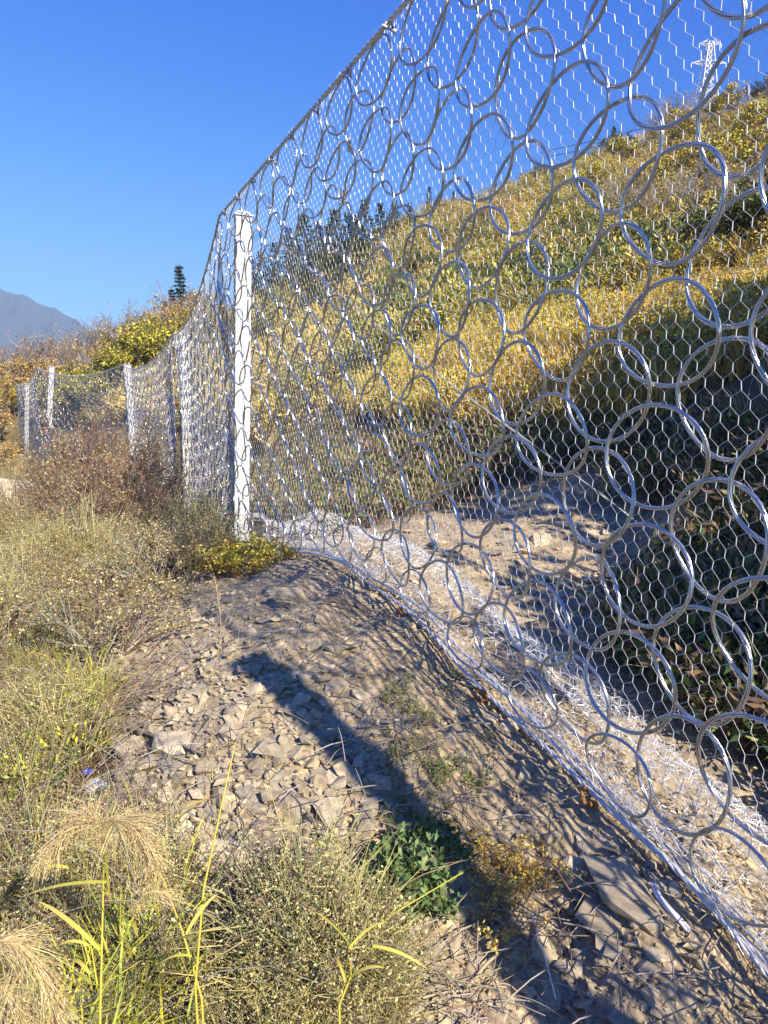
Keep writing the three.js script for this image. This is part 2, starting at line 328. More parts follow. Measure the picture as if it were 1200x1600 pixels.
bays.forEach((bay, bi) => {
  const dir = bay.b.clone().sub(bay.a).normalize(), nrm = V(-dir.z, 0, dir.x); if (nrm.dot(upslope) < 0) nrm.negate();
  const root = base('rockfall_net', V(bay.a.x, bay.foot(0), bay.a.z)), O = root.position.clone();
  tag(root, ['steel ring net panel with hexagonal wire mesh over the bare slate mound', 'steel ring net panel between the tallest post and the bend', 'ring net panel seen edge on, curving behind the brown thicket', 'small sagging ring net panel before the yellow bushes', 'dark ring net panel at the far end of the fence'][bi], 'net', 'ring net panels of the rockfall fence');
  const sway = (s, v) => 0.05 * Math.sin(s * 1.3 + bi) * Math.sin(Math.PI * v) + (bi === 0 ? 0.06 : 0.12) * Math.sin(Math.PI * s / bay.len) * Math.sin(Math.PI * v);
  const at = (s, v, n = 0) => { const y0 = bay.foot(s), y1 = bay.top(s); return bay.a.clone().addScaledVector(dir, s).setY(lerp(y0, y1, v)).addScaledVector(nrm, sway(s, v) + n).sub(O); };
  // rings
  const cols = Math.round(bay.len / 0.245), rows = 17;
  for (let j = 0; j < rows; j++) for (let i = 0; i < cols; i++) {
    if ((i + j) % 2) continue;
    const low = j === rows - 1, s = (i + 0.5) / cols * bay.len + rr(-0.012, 0.012), hgt = bay.top(s) - bay.foot(s), pitch = hgt / 8.72, v = 1 - ((low ? 0.28 : 0.45) + 0.5 * j) * pitch / hgt + rr(-0.003, 0.003);
    const c = at(s, v, (j % 2 ? 0.006 : -0.006)), far = c.clone().add(O).distanceTo(camera.position), lod = far < 3.6 ? 0 : far < 7.5 ? 1 : 2;
    const m = mesh('ring', ringLod[lod][j % 2][Math.floor(rnd() * 4)], ringMat, root, c);
    const slope = (bay.top(Math.min(bay.len, s + 0.1)) - bay.top(Math.max(0, s - 0.1)) ) / 0.2 * v + (bay.foot(Math.min(bay.len, s + 0.1)) - bay.foot(Math.max(0, s - 0.1))) / 0.2 * (1 - v);
    const X = V(dir.x, clamp(slope, -0.6, 0.6) * 0.4, dir.z).normalize(), Z = nrm.clone(), Y = Z.clone().cross(X).normalize(); Z.crossVectors(X, Y); if (Y.y < 0) { Y.negate(); Z.negate(); }
    const q = new THREE.Matrix4().makeBasis(X, Y, Z); m.quaternion.setFromRotationMatrix(q);
    const wild = j > 12 ? 0.14 : 0.06;
    m.quaternion.multiply(new THREE.Quaternion().setFromEuler(new THREE.Euler(rr(-wild, wild), rr(-0.06, 0.06), rr(-0.1, 0.1))));
    const k = (pitch / 0.385);
    m.scale.set(bay.len / cols / 0.245 * rr(0.93, 1.06) * (low ? 0.8 : 1), k * rr(0.96, 1.04) * (low ? 0.72 : 1), 1);
  }
  // hexagonal wire mesh hanging behind the rings, its spare length crumpled along the foot
  const cw = 0.064, rp = 0.047, hx = new GB(), nc = Math.floor(bay.len / cw), sides = bi === 0 ? 4 : 3;
  const spare = bi === 0 ? 44 : 10, full = Math.round(3.3 / rp);
  const posOf = (ci, row, half) => { // row counted from the top; half -1/+1 = the two ends of a twist
    const d = row + half * 0.25, s = clamp((ci + 0.5) * cw, 0, bay.len), hang = full - 6;
    let v, n, y;
    const jit = 0.004 * nz(ci * 0.9, d * 0.9, bi * 7);
    if (d <= hang) { v = 1.004 - d / full; const p = at(s + 0.022 * nz(ci * 0.11, d * 0.13, 3 + bi) + jit, v, 0.018 + 0.022 * nz(s * 1.4, d * 0.08, bi)); return p; }
    const t = (d - hang) / (spare + 6), p = at(s, 0, 0), cr = sstep(0, 0.12, t);
    // the fold: out and down over the uphill side, doubled back, then in to the foot rope
    const W = (bi === 0 ? 0.40 : 0.14) * (0.75 + 0.5 * (0.5 + nz(s * 0.9, 2 + bi)));
    n = t < 0.55 ? W * Math.sin(t / 0.55 * Math.PI * 0.5) : W * (1 - (t - 0.55) / 0.45) ; 
    y = (6 * rp) * (1 - t) ** 1.4 + 0.02 + 0.05 * Math.sin(t * 9 + s * 3) * (1 - t);
    const a = 0.06 * cr * (bi === 0 ? 1 : 0.5) * (1 - 0.6 * sstep(0.8, 1, t));
    return p.add(V(0, y + a * 0.8 * nz(ci * 0.42, d * 0.5, 21) + a * 0.35 * nz(ci * 1.3, d * 1.4, 5), 0)).addScaledVector(nrm, n + 0.02 + a * 1.2 * nz(ci * 0.45, d * 0.47, 33)).addScaledVector(dir, a * 1.3 * nz(ci * 0.4, d * 0.5, 44) + a * 0.5 * nz(ci * 1.4, d * 1.3, 48));
  };
  const twr = bi === 0 ? 0.0017 : 0.0023, swr = bi === 0 ? 0.00085 : 0.0014, col = [1, 1, 1];
  for (let row = 1; row < full + spare; row++) for (let ci = 0; ci < nc; ci++) {
    const c0 = ci + (row % 2 ? 0.5 : 0); if (c0 > nc - 0.5) continue;
    const a = posOf(c0, row, -1), b = posOf(c0, row, 1);
    hx.tube([a, b], twr, sides, col);
    if (row < full + spare - 1) for (const s of [-0.5, 0.5]) { const cc = c0 + s; if (cc < 0 || cc > nc - 0.5) continue; hx.tube([b, posOf(cc, row + 1, -1)], swr, 3, col, s); }
  }
  const hg = hx.geo(); hg.deleteAttribute('color');
  tag(mesh('hexagonal_mesh', hg, wireMat, root), null, null, null, 'stuff');
  // ropes: stranded, along top and foot
  const rope = (name, fn, r, n, sd) => { const g = new GB(); for (let k = 0; k < 3; k++) { const pts = []; for (let i = 0; i <= n; i++) { const s = i / n * bay.len, a = s * 38 + k * 2.094; pts.push(fn(s, k).add(V(0, r * Math.sin(a), 0)).addScaledVector(nrm, r * Math.cos(a))); } g.tube(pts, r * 0.92, sd, col); } const q = g.geo(); q.deleteAttribute('color'); mesh(name, q, ropeMat, root); };
  rope('top_rope', (s) => at(s, 1, 0.0).add(V(0, 0.01, 0)), 0.0085, bi === 0 ? 260 : 60, 5);
  rope('foot_rope', (s) => at(s, 0, 0.0).add(V(0, 0.015 + 0.03 * nz(s * 1.7, 1), 0)), 0.0062, bi === 0 ? 260 : 60, 5);
  if (bi === 0) {
    rope('second_foot_rope', (s) => at(s, 0, 0.03 + 0.035 * nz(s * 1.1, 8)).add(V(0, 0.05 + 0.06 * nz(s * 0.9, 5), 0)), 0.005, 260, 5);
    rope('third_foot_rope', (s) => at(s, 0, 0.06 + 0.05 * nz(s * 0.8, 18)).add(V(0, 0.02 + 0.05 * nz(s * 1.2, 15), 0)), 0.0045, 260, 5);
  }
  if (bi === 0) { // mesh wires drawn tight along the foot rope
    const lw = new GB();
    for (let k = 0; k < 170; k++) { const s0 = rr(0, bay.len), L = rr(0.15, 0.7), n0 = rr(-0.025, 0.16), n1 = rr(-0.025, 0.10), y0 = rr(0.0, 0.20) * (rnd() < 0.6 ? 0.5 : 1), y1 = rr(0, 0.06), pts = []; for (let i = 0; i <= 5; i++) { const t = i / 5; pts.push(at(clamp(s0 + L * t, 0, bay.len), 0, lerp(n0, n1, t) + 0.02 * nz(k, i * 0.9)).add(V(0, lerp(y0, y1, t * t) + 0.012 + 0.025 * nz(k + 0.5, i * 0.8, 4), 0))); } lw.tube(pts, rr(0.0011, 0.0019), 3, [1, 1, 1]); }
    const lg = lw.geo(); lg.deleteAttribute('color'); tag(mesh('drawn_wires', lg, wireMat, root), null, null, null, 'stuff');
  }
  // loose wire ends that stick up over the top rope
  const fz = new GB(); for (let ci = 0; ci < nc * 2; ci++) { const s = rr(0, bay.len), p = at(s, 1, 0.01), up = rr(0.01, 0.055); fz.tube([p.clone().add(V(0, -0.03, 0)), p.clone().add(V(rr(-0.012, 0.012), up * 0.7, rr(-0.012, 0.012))), p.clone().addScaledVector(dir, rr(-0.04, 0.04)).add(V(0, up, 0))], 0.0014, 3, col); }
  const fg = fz.geo(); fg.deleteAttribute('color'); tag(mesh('wire_ends', fg, wireMat, root), null, null, null, 'stuff');
  // shackles
  if (bi < 2) {
    const spots = []; for (let s = 0.25; s < bay.len; s += 0.5) spots.push(at(s, 0.992, -0.012));
    const clean = (p) => p.sub(O);
    if (bi === 0) {
      for (const [x, y] of [[551, 222], [541, 305], [521, 390], [505, 470], [488, 655], [470, 700]]) spots.push(clean(onFence(x, y)).addScaledVector(nrm, -0.02));
      for (const q of spots) { const m = mesh('shackle', shGeo, boltMat, root, q); m.rotation.set(rr(-1, 1), rr(0, 3), rr(-1, 1)); m.scale.setScalar(1.2); }
      for (const [x, y] of [[925, 1240], [1165, 1555], [760, 1085], [632, 962]]) { const m = mesh('rusty_shackle', shGeo, rustMat, root, clean(onFence(x, y)).addScaledVector(nrm, -0.03)); m.rotation.set(rr(-1, 1), rr(0, 3), rr(-1, 1)); m.scale.setScalar(1.6); }
    }
  }
});

function cable(name, pts, r, label, category, strands = 2, mat = ropeMat, group) {
  const g = new GB(), cv = new THREE.CatmullRomCurve3(pts), n = Math.ceil(cv.getLength() / 0.05), o = pts[0].clone();
  for (let k = 0; k < strands; k++) { const q = []; for (let i = 0; i <= n; i++) { const p = cv.getPoint(i / n), a = i * 0.5 + k * Math.PI * 2 / strands; q.push(p.add(V(r * Math.cos(a), r * Math.sin(a), 0)).sub(o)); } g.tube(q, r * 0.95, 5, [1, 1, 1]); }
  const ge = g.geo(); ge.deleteAttribute('color'); return tag(mesh(name, ge, mat, null, o), label, category, group);
}
{
  const a = posts[0].top.clone().add(off).add(V(0.02, 0.03, 0)), q = hit(1012, 838);
  cable('anchor_rope', [a, a.clone().lerp(q, 0.5).add(V(0, -0.06, 0)), q.clone().add(V(0, 0.02, 0)), q.clone().add(V(0.1, -0.12, 0.05))], 0.0052, 'slanting twin anchor rope from the tallest post down into the shaded gully', 'rope', 2, stayMat);
  for (const [i, x, y] of [[3, 128, 690], [4, 8, 690]]) { const t = posts[i].top.clone().add(off), e = P(x, y, postSpots[i][2] + 1.5); e.y = H(e.x, e.z); cable('anchor_rope', [t, e], 0.011, ['thin stay rope of the leaning post, crossing the net', 'thin stay rope beside the far end post'][i - 3], 'rope', 1); }
  const c0 = onFence(1018, 1362), e1 = hit(1075, 1462);
  cable('rope_tail', [c0, c0.clone().lerp(e1, 0.5).addScaledVector(upslope, -0.05).add(V(0, 0.04, 0)), e1.clone().add(V(0, 0.015, 0))], 0.006, 'frayed white rope tail hanging from the foot rope to the ground', 'rope', 3, wireMat);
  const g1 = hit(826, 1482), g2 = hit(868, 1590), g3 = hit(845, 1530);
  cable('loose_wire', [g1.clone().add(V(0, 0.12, 0)), g3.clone().add(V(0, 0.10, 0)), g2.clone().add(V(0, 0.06, 0))], 0.0022, 'thin bluish wire end curling out of the weeds', 'wire', 1, wireMat);
}

// ------------------------------------------------------------------ stones
const stoneGeos = [];
for (let k = 0; k < 14; k++) {
  const pts = [], flat = rr(0.22, 0.6), lng = rr(0.75, 1.5);
  for (let i = 0; i < 16; i++) { const v = V(rr(-1, 1), rr(-1, 1), rr(-1, 1)); if (v.length() > 1.25) v.setLength(1.25); pts.push(V(v.x * 0.5 * lng, v.y * 0.5 * flat, v.z * 0.5)); }
  const g = new ConvexGeometry(pts); const p = g.attributes.position, uv = []; for (let i = 0; i < p.count; i++) uv.push(p.getX(i) * 0.9 + p.getY(i) * 0.6 + k * 0.13, p.getZ(i) * 0.9 + p.getY(i) * 0.8); g.setAttribute('uv', new THREE.Float32BufferAttribute(uv, 2)); g.computeVertexNormals(); stoneGeos.push(g);
}
const slate = base('slate_rubble', ground0(0, -3.2)); tag(slate, 'bare mound of broken grey-tan slate below the net', null, null, 'structure');
{
  let made = 0, tries = 0;
  while (made < 290 && tries++ < 20000) {
    const zone = rnd(); let px, py;
    if (zone < 0.34) { px = rr(190, 640); py = rr(1010, 1320); } else if (zone < 0.62) { px = rr(780, 1120); py = rr(1280, 1590); } else if (zone < 0.85) { px = rr(380, 900); py = rr(890, 1330); } else { px = rr(560, 1000); py = rr(820, 980); }
    const p = hit(px, py); if (rubble(p.x, p.z) < 0.55) continue;
    const d = p.distanceTo(camera.position), s = clamp(d * rr(0.013, 0.034) * (rnd() < 0.12 ? 1.5 : 1), 0.04, 0.22);
    const m = mesh('stone', pick(stoneGeos), pick(rockMats), slate, p.clone().add(V(0, s * 0.05, 0)).sub(slate.position));
    m.rotation.set(rr(-0.5, 0.5), rr(0, 6.3), rr(-0.5, 0.5)); m.scale.set(s, s * rr(0.7, 1.2), s); made++;
  }
}
function scatter(name, label, geo, mat, n, region, put) { // one thing nobody could count
  const list = []; let tries = 0;
  while (list.length < n && tries++ < n * 40) { const q = region(); if (q) list.push(q); }
  const m = new THREE.InstancedMesh(geo, mat, list.length); m.name = numbered(name);
  const o = new THREE.Object3D(), c = new THREE.Color();
  list.forEach((q, i) => { o.position.copy(q); o.rotation.set(0, rr(0, 6.283), 0); o.scale.setScalar(1); c.setRGB(1, 1, 1); put(o, c, q); o.updateMatrix(); m.setMatrixAt(i, o.matrix); m.setColorAt(i, c); });
  scene.add(m); shade(m); tag(m, label, null, null, 'stuff'); return m;
}
// a point drawn by heading and distance (more of them near, where the photograph shows more)
const polar = (t0, t1, r0, r1) => { const a = rr(t0, t1) * Math.PI / 180, r = Math.exp(rr(Math.log(r0), Math.log(r1))); return [Math.sin(a) * r, -Math.cos(a) * r, r]; };
for (let k = 0; k < 3; k++) scatter('slate_chips', ['fine pale slate chips strewn over the mound', 'grey slate chips strewn over the mound', 'tan slate splinters strewn over the mound'][k], stoneGeos[k * 4 + 1], rockMats[k], 5000, () => { const [x, z] = polar(-34, 36, 1.3, 9.5); return rnd() < rubble(x, z) ** 1.5 ? ground0(x, z) : null; },
  (o, c, q) => { const fine = sstep(-1.0, -0.5, nOf(q.x, q.z)) * 0.5, s = rr(0.012, 0.05) * (1 - fine) * (rnd() < 0.14 ? 2.0 : 1); o.position.y += s * 0.1; o.scale.set(s, s * rr(0.6, 1.2), s); o.rotation.set(rr(-0.6, 0.6), rr(0, 6.3), rr(-0.6, 0.6)); const v = rr(0.72, 1.18); c.setRGB(v, v * rr(0.96, 1.02), v * rr(0.9, 1.03)); });
function rock(px, py, sx, sy, sz, turn, k, mat, label, sink = 0.3) {
  const p = hit(px, py), m = mesh('slate_rock', stoneGeos[k], rockMats[mat], null, p.add(V(0, sy * (0.5 - sink) * 0.5, 0)));
  m.rotation.set(0.12, turn, -0.1); m.scale.set(sx, sy / 0.4, sz); return tag(m, label, 'rock', 'larger rocks on the slate');
}
rock(372, 1345, 0.26, 0.17, 0.2, 0.3, 3, 2, 'pale rounded rock half sunk in dry weeds');
rock(512, 1292, 0.11, 0.09, 0.22, 0.15, 5, 2, 'long pale rock at the foot of the slate mound');
rock(575, 1290, 0.14, 0.10, 0.2, -0.3, 8, 1, 'broad tan rock beside the long pale rock');
rock(465, 1265, 0.12, 0.08, 0.14, 0.8, 6, 1, 'squat grey rock beside the long pale rock');
rock(455, 945, 0.26, 0.12, 0.16, 0.2, 2, 1, 'angular rock on top of the mound below the net');
rock(408, 978, 0.11, 0.06, 0.07, 0.1, 9, 2, 'small smooth pale rock near the end of the post shadow');
rock(285, 1160, 0.3, 0.10, 0.22, 0.5, 10, 2, 'wide pale slab beside the lying stick');
rock(250, 1190, 0.2, 0.07, 0.16, 1.4, 11, 1, 'flat slab under the lying stick');
rock(985, 1400, 0.28, 0.07, 0.2, -0.7, 12, 1, 'large flat slab close to the rope tail');
rock(905, 1375, 0.16, 0.07, 0.14, 0.6, 1, 2, 'square slab beside the orange weeds');
rock(940, 1440, 0.18, 0.07, 0.16, 0.9, 4, 1, 'tilted slab below the large flat slab');
rock(370, 1110, 0.13, 0.08, 0.1, 0.4, 7, 3, 'dark grey rock beside the post shadow');
rock(430, 1180, 0.12, 0.07, 0.16, 1.1, 13, 1, 'grey slate plate among splinters');
rock(36, 775, 1.7, 1.5, 1.4, 0.4, 3, 2, 'pale boulder on the bank below the far posts', 0.4);
rock(8, 800, 1.5, 1.2, 1.3, 1.4, 6, 2, 'pale boulder half hidden by dark twigs', 0.4);

// ------------------------------------------------------------------ plants
const C = { tan: [0.41, 0.345, 0.16], straw: [0.52, 0.445, 0.19], brown: [0.22, 0.14, 0.085], rust: [0.38, 0.20, 0.05], yellow: [0.52, 0.40, 0.055], lemon: [0.50, 0.50, 0.03], olive: [0.17, 0.165, 0.035], green: [0.075, 0.13, 0.022], dark: [0.03, 0.055, 0.018], grey: [0.30, 0.26, 0.21], gold: [0.50, 0.33, 0.045] };
function tuft(n, h, w, spread, cols) {
  const g = new GB();
  for (let k = 0; k < n; k++) {
    const a = rr(0, 6.283), b = V(Math.cos(a) * rr(0, 0.05), 0, Math.sin(a) * rr(0, 0.05)), hh = h * rr(0.5, 1.1), o = spread * rr(0.3, 1.1), pts = [];
    for (let i = 0; i <= 3; i++) { const t = i / 3; pts.push(b.clone().add(V(Math.cos(a) * o * t * t, hh * t * (1 - 0.28 * t * t * o / spread), Math.sin(a) * o * t * t))); }
    const c = vary(pick(cols)); g.blade(pts, w * rr(0.7, 1.3), c, vary(c, 0.15));
  }
  return g.geo();
}
function herb(n, h, spread, stemCols, seedCols, seeds, size) { // branching dry weed with seed heads
  const g = new GB();
  for (let k = 0; k < n; k++) {
    const a = rr(0, 6.283), tip = V(Math.cos(a) * spread * rr(0.2, 1), h * rr(0.55, 1.1), Math.sin(a) * spread * rr(0.2, 1)), c = vary(pick(stemCols)), pts = arc(V(rr(-0.03, 0.03), 0, rr(-0.03, 0.03)), tip, 0.03, 3);
    g.tube(pts, [0.0022, 0.002, 0.0015, 0.0008], 3, c);
    for (let s = 0; s < seeds; s++) {
      const t = rr(0.25, 1), q = pts[Math.min(2, Math.floor(t * 3))].clone().lerp(pts[Math.min(3, Math.floor(t * 3) + 1)], (t * 3) % 1), d = V(rr(-1, 1), rr(-0.3, 1), rr(-1, 1)).normalize(), e = q.clone().addScaledVector(d, rr(0.01, 0.07));
      if (s % 7 === 0) g.tube([q, e], 0.0009, 3, c);
      g.leaf(e, d.clone().add(V(rr(-1, 1), rr(-1, 1), rr(-1, 1))).normalize(), size * rr(0.6, 1.5), size * rr(0.35, 0.7), vary(pick(seedCols), 0.35));
    }
  }
  return g.geo();
}
function clump(n, rx, ry, size, cols, stems = 6) { // scrub clump: leaves through a ragged volume
  const g = new GB(), lobes = []; for (let k = 0; k < 5; k++) lobes.push([V(rr(-0.55, 0.55) * rx, rr(0.4, 0.95) * ry, rr(-0.55, 0.55) * rx), rr(0.3, 0.6)]);
  for (let k = 0; k < stems; k++) { const l = pick(lobes)[0]; g.tube([V(rr(-0.1, 0.1), -0.1, rr(-0.1, 0.1)), l.clone().multiplyScalar(0.6).add(V(rr(-0.1, 0.1), 0, rr(-0.1, 0.1))), l.clone().multiplyScalar(1.25)], [0.014, 0.009, 0.003].map((v) => v * (rx / 0.5)), 3, vary(C.brown)); }
  for (let k = 0; k < n; k++) {
    const [c, r] = pick(lobes), d = V(rr(-1, 1), rr(-1, 1), rr(-1, 1)).normalize(), p = c.clone().add(V(d.x * rx * r, d.y * ry * r * 0.8, d.z * rx * r).multiplyScalar(Math.cbrt(rnd()))); if (p.y < 0.02) p.y = rr(0.02, 0.1);
    g.leaf(p, d.add(V(rr(-1, 1), rr(-0.6, 1), rr(-1, 1))).normalize(), size * rr(0.7, 1.9), size * rr(0.3, 0.6), vary(pick(cols), 0.3));
  }
  return g.geo();
}
function shrubParts(h, w, stems, leafN, leafSize, leafCols, barkCols, opts = {}) { // woody shrub: limbs that fork three times, leaves along the twigs
  const wood = new GB(), lf = new GB(), twigs = [];
  const grow = (p, d, len, r, lv, c) => {
    const e = p.clone().addScaledVector(d, len), m = p.clone().lerp(e, 0.5).add(V(rr(-1, 1), rr(-0.4, 0.6), rr(-1, 1)).multiplyScalar(len * 0.1));
    wood.tube([p, m, e], [r, r * 0.8, r * 0.55], lv > 1 ? 4 : 3, c);
    if (lv <= 1) twigs.push([m, e]);
    if (lv > 0) { const n = lv === 3 ? 4 : 3 + (rnd() < 0.5 ? 1 : 0); for (let k = 0; k < n; k++) { const nd = d.clone().add(V(rr(-1, 1), rr(-0.25, 0.75), rr(-1, 1)).multiplyScalar(opts.open ?? 0.8)).normalize(); grow(k === 0 ? e.clone() : m.clone().lerp(e, rr(0, 0.95)), nd, len * rr(0.5, 0.72), r * 0.55, lv - 1, c); } }
  };
  for (let k = 0; k < stems; k++) { const a = k / stems * 6.283 + rr(-0.5, 0.5), d = V(Math.cos(a) * w / h * rr(0.3, 0.9), 1, Math.sin(a) * w / h * rr(0.3, 0.9)).normalize(); grow(V(0, -0.05, 0), d, h * 0.42 * rr(0.8, 1.15), h * 0.011, opts.levels ?? 3, vary(pick(barkCols), 0.2)); }
  for (let k = 0; k < leafN; k++) { const [a, b] = pick(twigs), p = a.clone().lerp(b, rr(0, 1.1)).add(V(rr(-1, 1), rr(-1, 1), rr(-1, 1)).multiplyScalar(leafSize * 0.5)); lf.leaf(p, V(rr(-1, 1), rr(-0.7, 0.9), rr(-1, 1)).normalize(), leafSize * rr(0.6, 1.4), leafSize * rr(0.4, 0.75), vary(pick(leafCols), 0.28)); }
  return [wood.geo(), lf.geo()];
}
function makeShrub(name, args, label, group) {
  const t = base(name), [w, l] = shrubParts(...args); mesh('stem', w, woodMat, t); if (l.attributes.position.count) mesh('foliage', l, leafMat, t);
  return tag(t, label, 'shrub', group);
}
function spread(proto, spots, group) { // spots: [point, scale, label?]
  spots.forEach(([p, s, label], i) => { if (i === 0) { proto.position.copy(p); proto.rotation.y = rr(0, 6); proto.scale.setScalar(s); if (label) proto.userData.label = label; if (group) proto.userData.group = group; } else dup(proto, p, rr(0, 6), s, label, group); });
}
const sit = (px, d, dx = 0) => { const p = P(px, 800, d); p.x += dx; p.y = H(p.x, p.z) - 0.03; return p; };

// camera side: dry weeds and grass round the slate
const open = [[152, 1246], [140, 1222], [372, 1345], [512, 1292], [575, 1290], [465, 1265], [220, 1160], [260, 1172], [300, 1185], [51, 1123], [640, 1385], [600, 1405], [690, 1350]].flatMap(([x, y]) => { const p = hit(x, y); return y > 1340 && x > 590 ? [[p.x, p.z]] : [[p.x * 0.98, p.z * 0.97], [p.x * 0.9, p.z * 0.86]]; });
const isVeg = (x, z) => rubble(x, z) < 0.4 && !open.some(([a, b]) => (x - a) ** 2 + (z - b) ** 2 < 0.032);
const camSide = (r0, r1, t0 = -40, t1 = 36) => () => { const [x, z] = polar(t0, t1, r0, r1), n = side(x, z); return isVeg(x, z) && (n < -0.25) && rnd() < 0.5 + 0.5 * sstep(1.6, 3.2, Math.hypot(x, z)) && rnd() < 0.06 + 0.94 * sstep(-0.15, 0.4, fbm(x * 1.9 + 5, z * 1.9)) ? ground0(x, z) : null; };
const herbGeos = [herb(13, 0.42, 0.20, [C.tan, C.brown, C.straw], [C.straw, C.tan, C.tan, C.grey], 27, 0.0095), herb(13, 0.34, 0.22, [C.brown, C.tan], [C.tan, C.olive, C.straw, C.olive], 27, 0.0100), herb(11, 0.48, 0.18, [C.brown, C.tan], [C.brown, C.tan, C.grey, C.grey], 26, 0.0090)];
const herbNames = ['dry straw coloured weeds covering the near bank', 'dry olive weeds covering the near bank', 'brown withered weeds covering the near bank'];
const lump = (x, z) => 0.55 + 0.75 * sstep(-0.4, 0.6, fbm(x * 1.1 + 60, z * 1.1));
herbGeos.forEach((g, k) => scatter('dry_weeds', herbNames[k], g, plantMat, [1250, 1450, 550][k], () => { const q = camSide(1.25, 26)(); return q && rnd() < sstep(-0.5, 0.3, fbm(q.x * 0.7 + k * 37, q.z * 0.7)) ? q : null; }, (o, c, q) => {
  const r = Math.hypot(q.x, q.z), ed = rubble(q.x, q.z); o.scale.setScalar(rr(0.7, 1.2) * lump(q.x, q.z) * (1 - 0.5 * ed) * lerp(0.85, 1.4, sstep(2, 8, r))); o.rotation.set(rr(-0.4, 0.4), rr(0, 6.3), rr(-0.4, 0.4)); const v = rr(0.7, 1.3), m = fbm(q.x * 0.8 + k * 9, q.z * 0.8); c.setRGB(v * (0.95 + 0.12 * m), v, v * (0.98 - 0.2 * m)); }));
scatter('tangled_stems', 'tangled dead brown stems arching over the near bank', (() => { const g = new GB(); for (let k = 0; k < 7; k++) { const a = rr(0, 6.3), L = rr(0.3, 0.8), p = V(rr(-0.1, 0.1), 0, rr(-0.1, 0.1)), e = p.clone().add(V(Math.cos(a) * L, rr(0.02, 0.3), Math.sin(a) * L)), c = vary(pick([C.brown, C.grey, C.tan, [0.16, 0.10, 0.06]])), pts = arc(p, e, rr(0.04, 0.2), 5); g.tube(pts, [0.0028, 0.0026, 0.0022, 0.0018, 0.0013, 0.0008], 3, c); for (let m = 0; m < 5; m++) { const q = pick(pts.slice(2)); g.tube([q, q.clone().add(V(rr(-1, 1), rr(-0.2, 0.9), rr(-1, 1)).multiplyScalar(0.09))], 0.0009, 3, c); } } return g.geo(); })(), plantMat, 620, camSide(1.7, 14), (o, c, q) => { o.scale.setScalar(rr(0.5, 1.15)); o.rotation.set(rr(-0.2, 0.2), rr(0, 6.3), rr(-0.2, 0.2)); });
scatter('dry_grass', 'low dry straw grass between the weeds', tuft(22, 0.34, 0.0042, 0.26, [C.straw, C.tan, C.tan, C.olive]), plantMat, 1500, camSide(1.25, 14), (o, c, q) => { o.scale.setScalar(rr(0.55, 1.2) * lump(q.x, q.z)); const v = rr(0.8, 1.2); c.setRGB(v, v, v * rr(0.7, 1.1)); });
scatter('green_weeds', 'small yellow-green leaves low among the dry weeds', clump(60, 0.12, 0.16, 0.021, [C.olive, C.green, C.olive, C.lemon], 3), leafMat, 1300, () => { const q = camSide(2.3, 14)(); return q && fbm(q.x * 0.9 + 70, q.z * 0.9) > 0.12 ? q : null; }, (o, c) => { o.scale.setScalar(rr(0.6, 1.5)); const v = rr(0.8, 1.3); c.setRGB(v, v, v); });
scatter('dry_stalks', 'tall thin dead stalks standing over the weeds', herb(3, 0.8, 0.25, [C.tan, C.brown, C.rust, C.grey], [C.tan, C.brown], 12, 0.012), plantMat, 260, camSide(1.9, 12), (o, c) => { o.scale.setScalar(rr(0.45, 1.0)); o.rotation.set(rr(-0.35, 0.35), rr(0, 6.3), rr(-0.35, 0.35)); });
scatter('green_grass', 'yellow-green grass blades among the dry weeds', tuft(14, 0.36, 0.0055, 0.22, [C.lemon, C.olive, [0.32, 0.34, 0.05], [0.16, 0.22, 0.04]]), plantMat, 620, () => { const q = camSide(1.3, 9)(); return q && fbm(q.x * 1.1 + 33, q.z * 1.1) > -0.05 ? q : null; }, (o, c) => { o.scale.setScalar(rr(0.5, 1.15)); });
// sparse seedlings on the slate
scatter('seedlings', 'tiny sparse seedlings growing on the slate', clump(26, 0.06, 0.06, 0.022, [C.olive, C.green, [0.20, 0.22, 0.08]], 3), leafMat, 70, () => { const p = hit(rr(600, 760), rr(1060, 1300)); return rubble(p.x, p.z) > 0.4 && nz(p.x * 3, p.z * 3) > -0.05 ? p : null; }, (o, c) => { o.scale.setScalar(rr(0.35, 0.8)); });
scatter('dead_twigs', 'fine dead twigs lying over the slate and weeds', (() => { const g = new GB(); for (let k = 0; k < 7; k++) { const a = rr(0, 6.3), p = V(rr(-0.15, 0.15), rr(0.0, 0.05), rr(-0.15, 0.15)), e = p.clone().add(V(Math.cos(a) * rr(0.08, 0.3), rr(-0.01, 0.07), Math.sin(a) * rr(0.08, 0.3))); g.tube(arc(p, e, rr(0, 0.03), 3), 0.0018, 3, vary(pick([C.brown, C.grey, C.tan]))); } return g.geo(); })(), plantMat, 520, () => { const [x, z] = polar(-36, 34, 1.3, 7); return nOf(x, z) < 0 && (rubble(x, z) < 0.6 || rnd() < 0.18) ? ground0(x, z) : null; }, (o) => { o.scale.setScalar(rr(0.6, 1.4)); o.position.y += 0.01; });

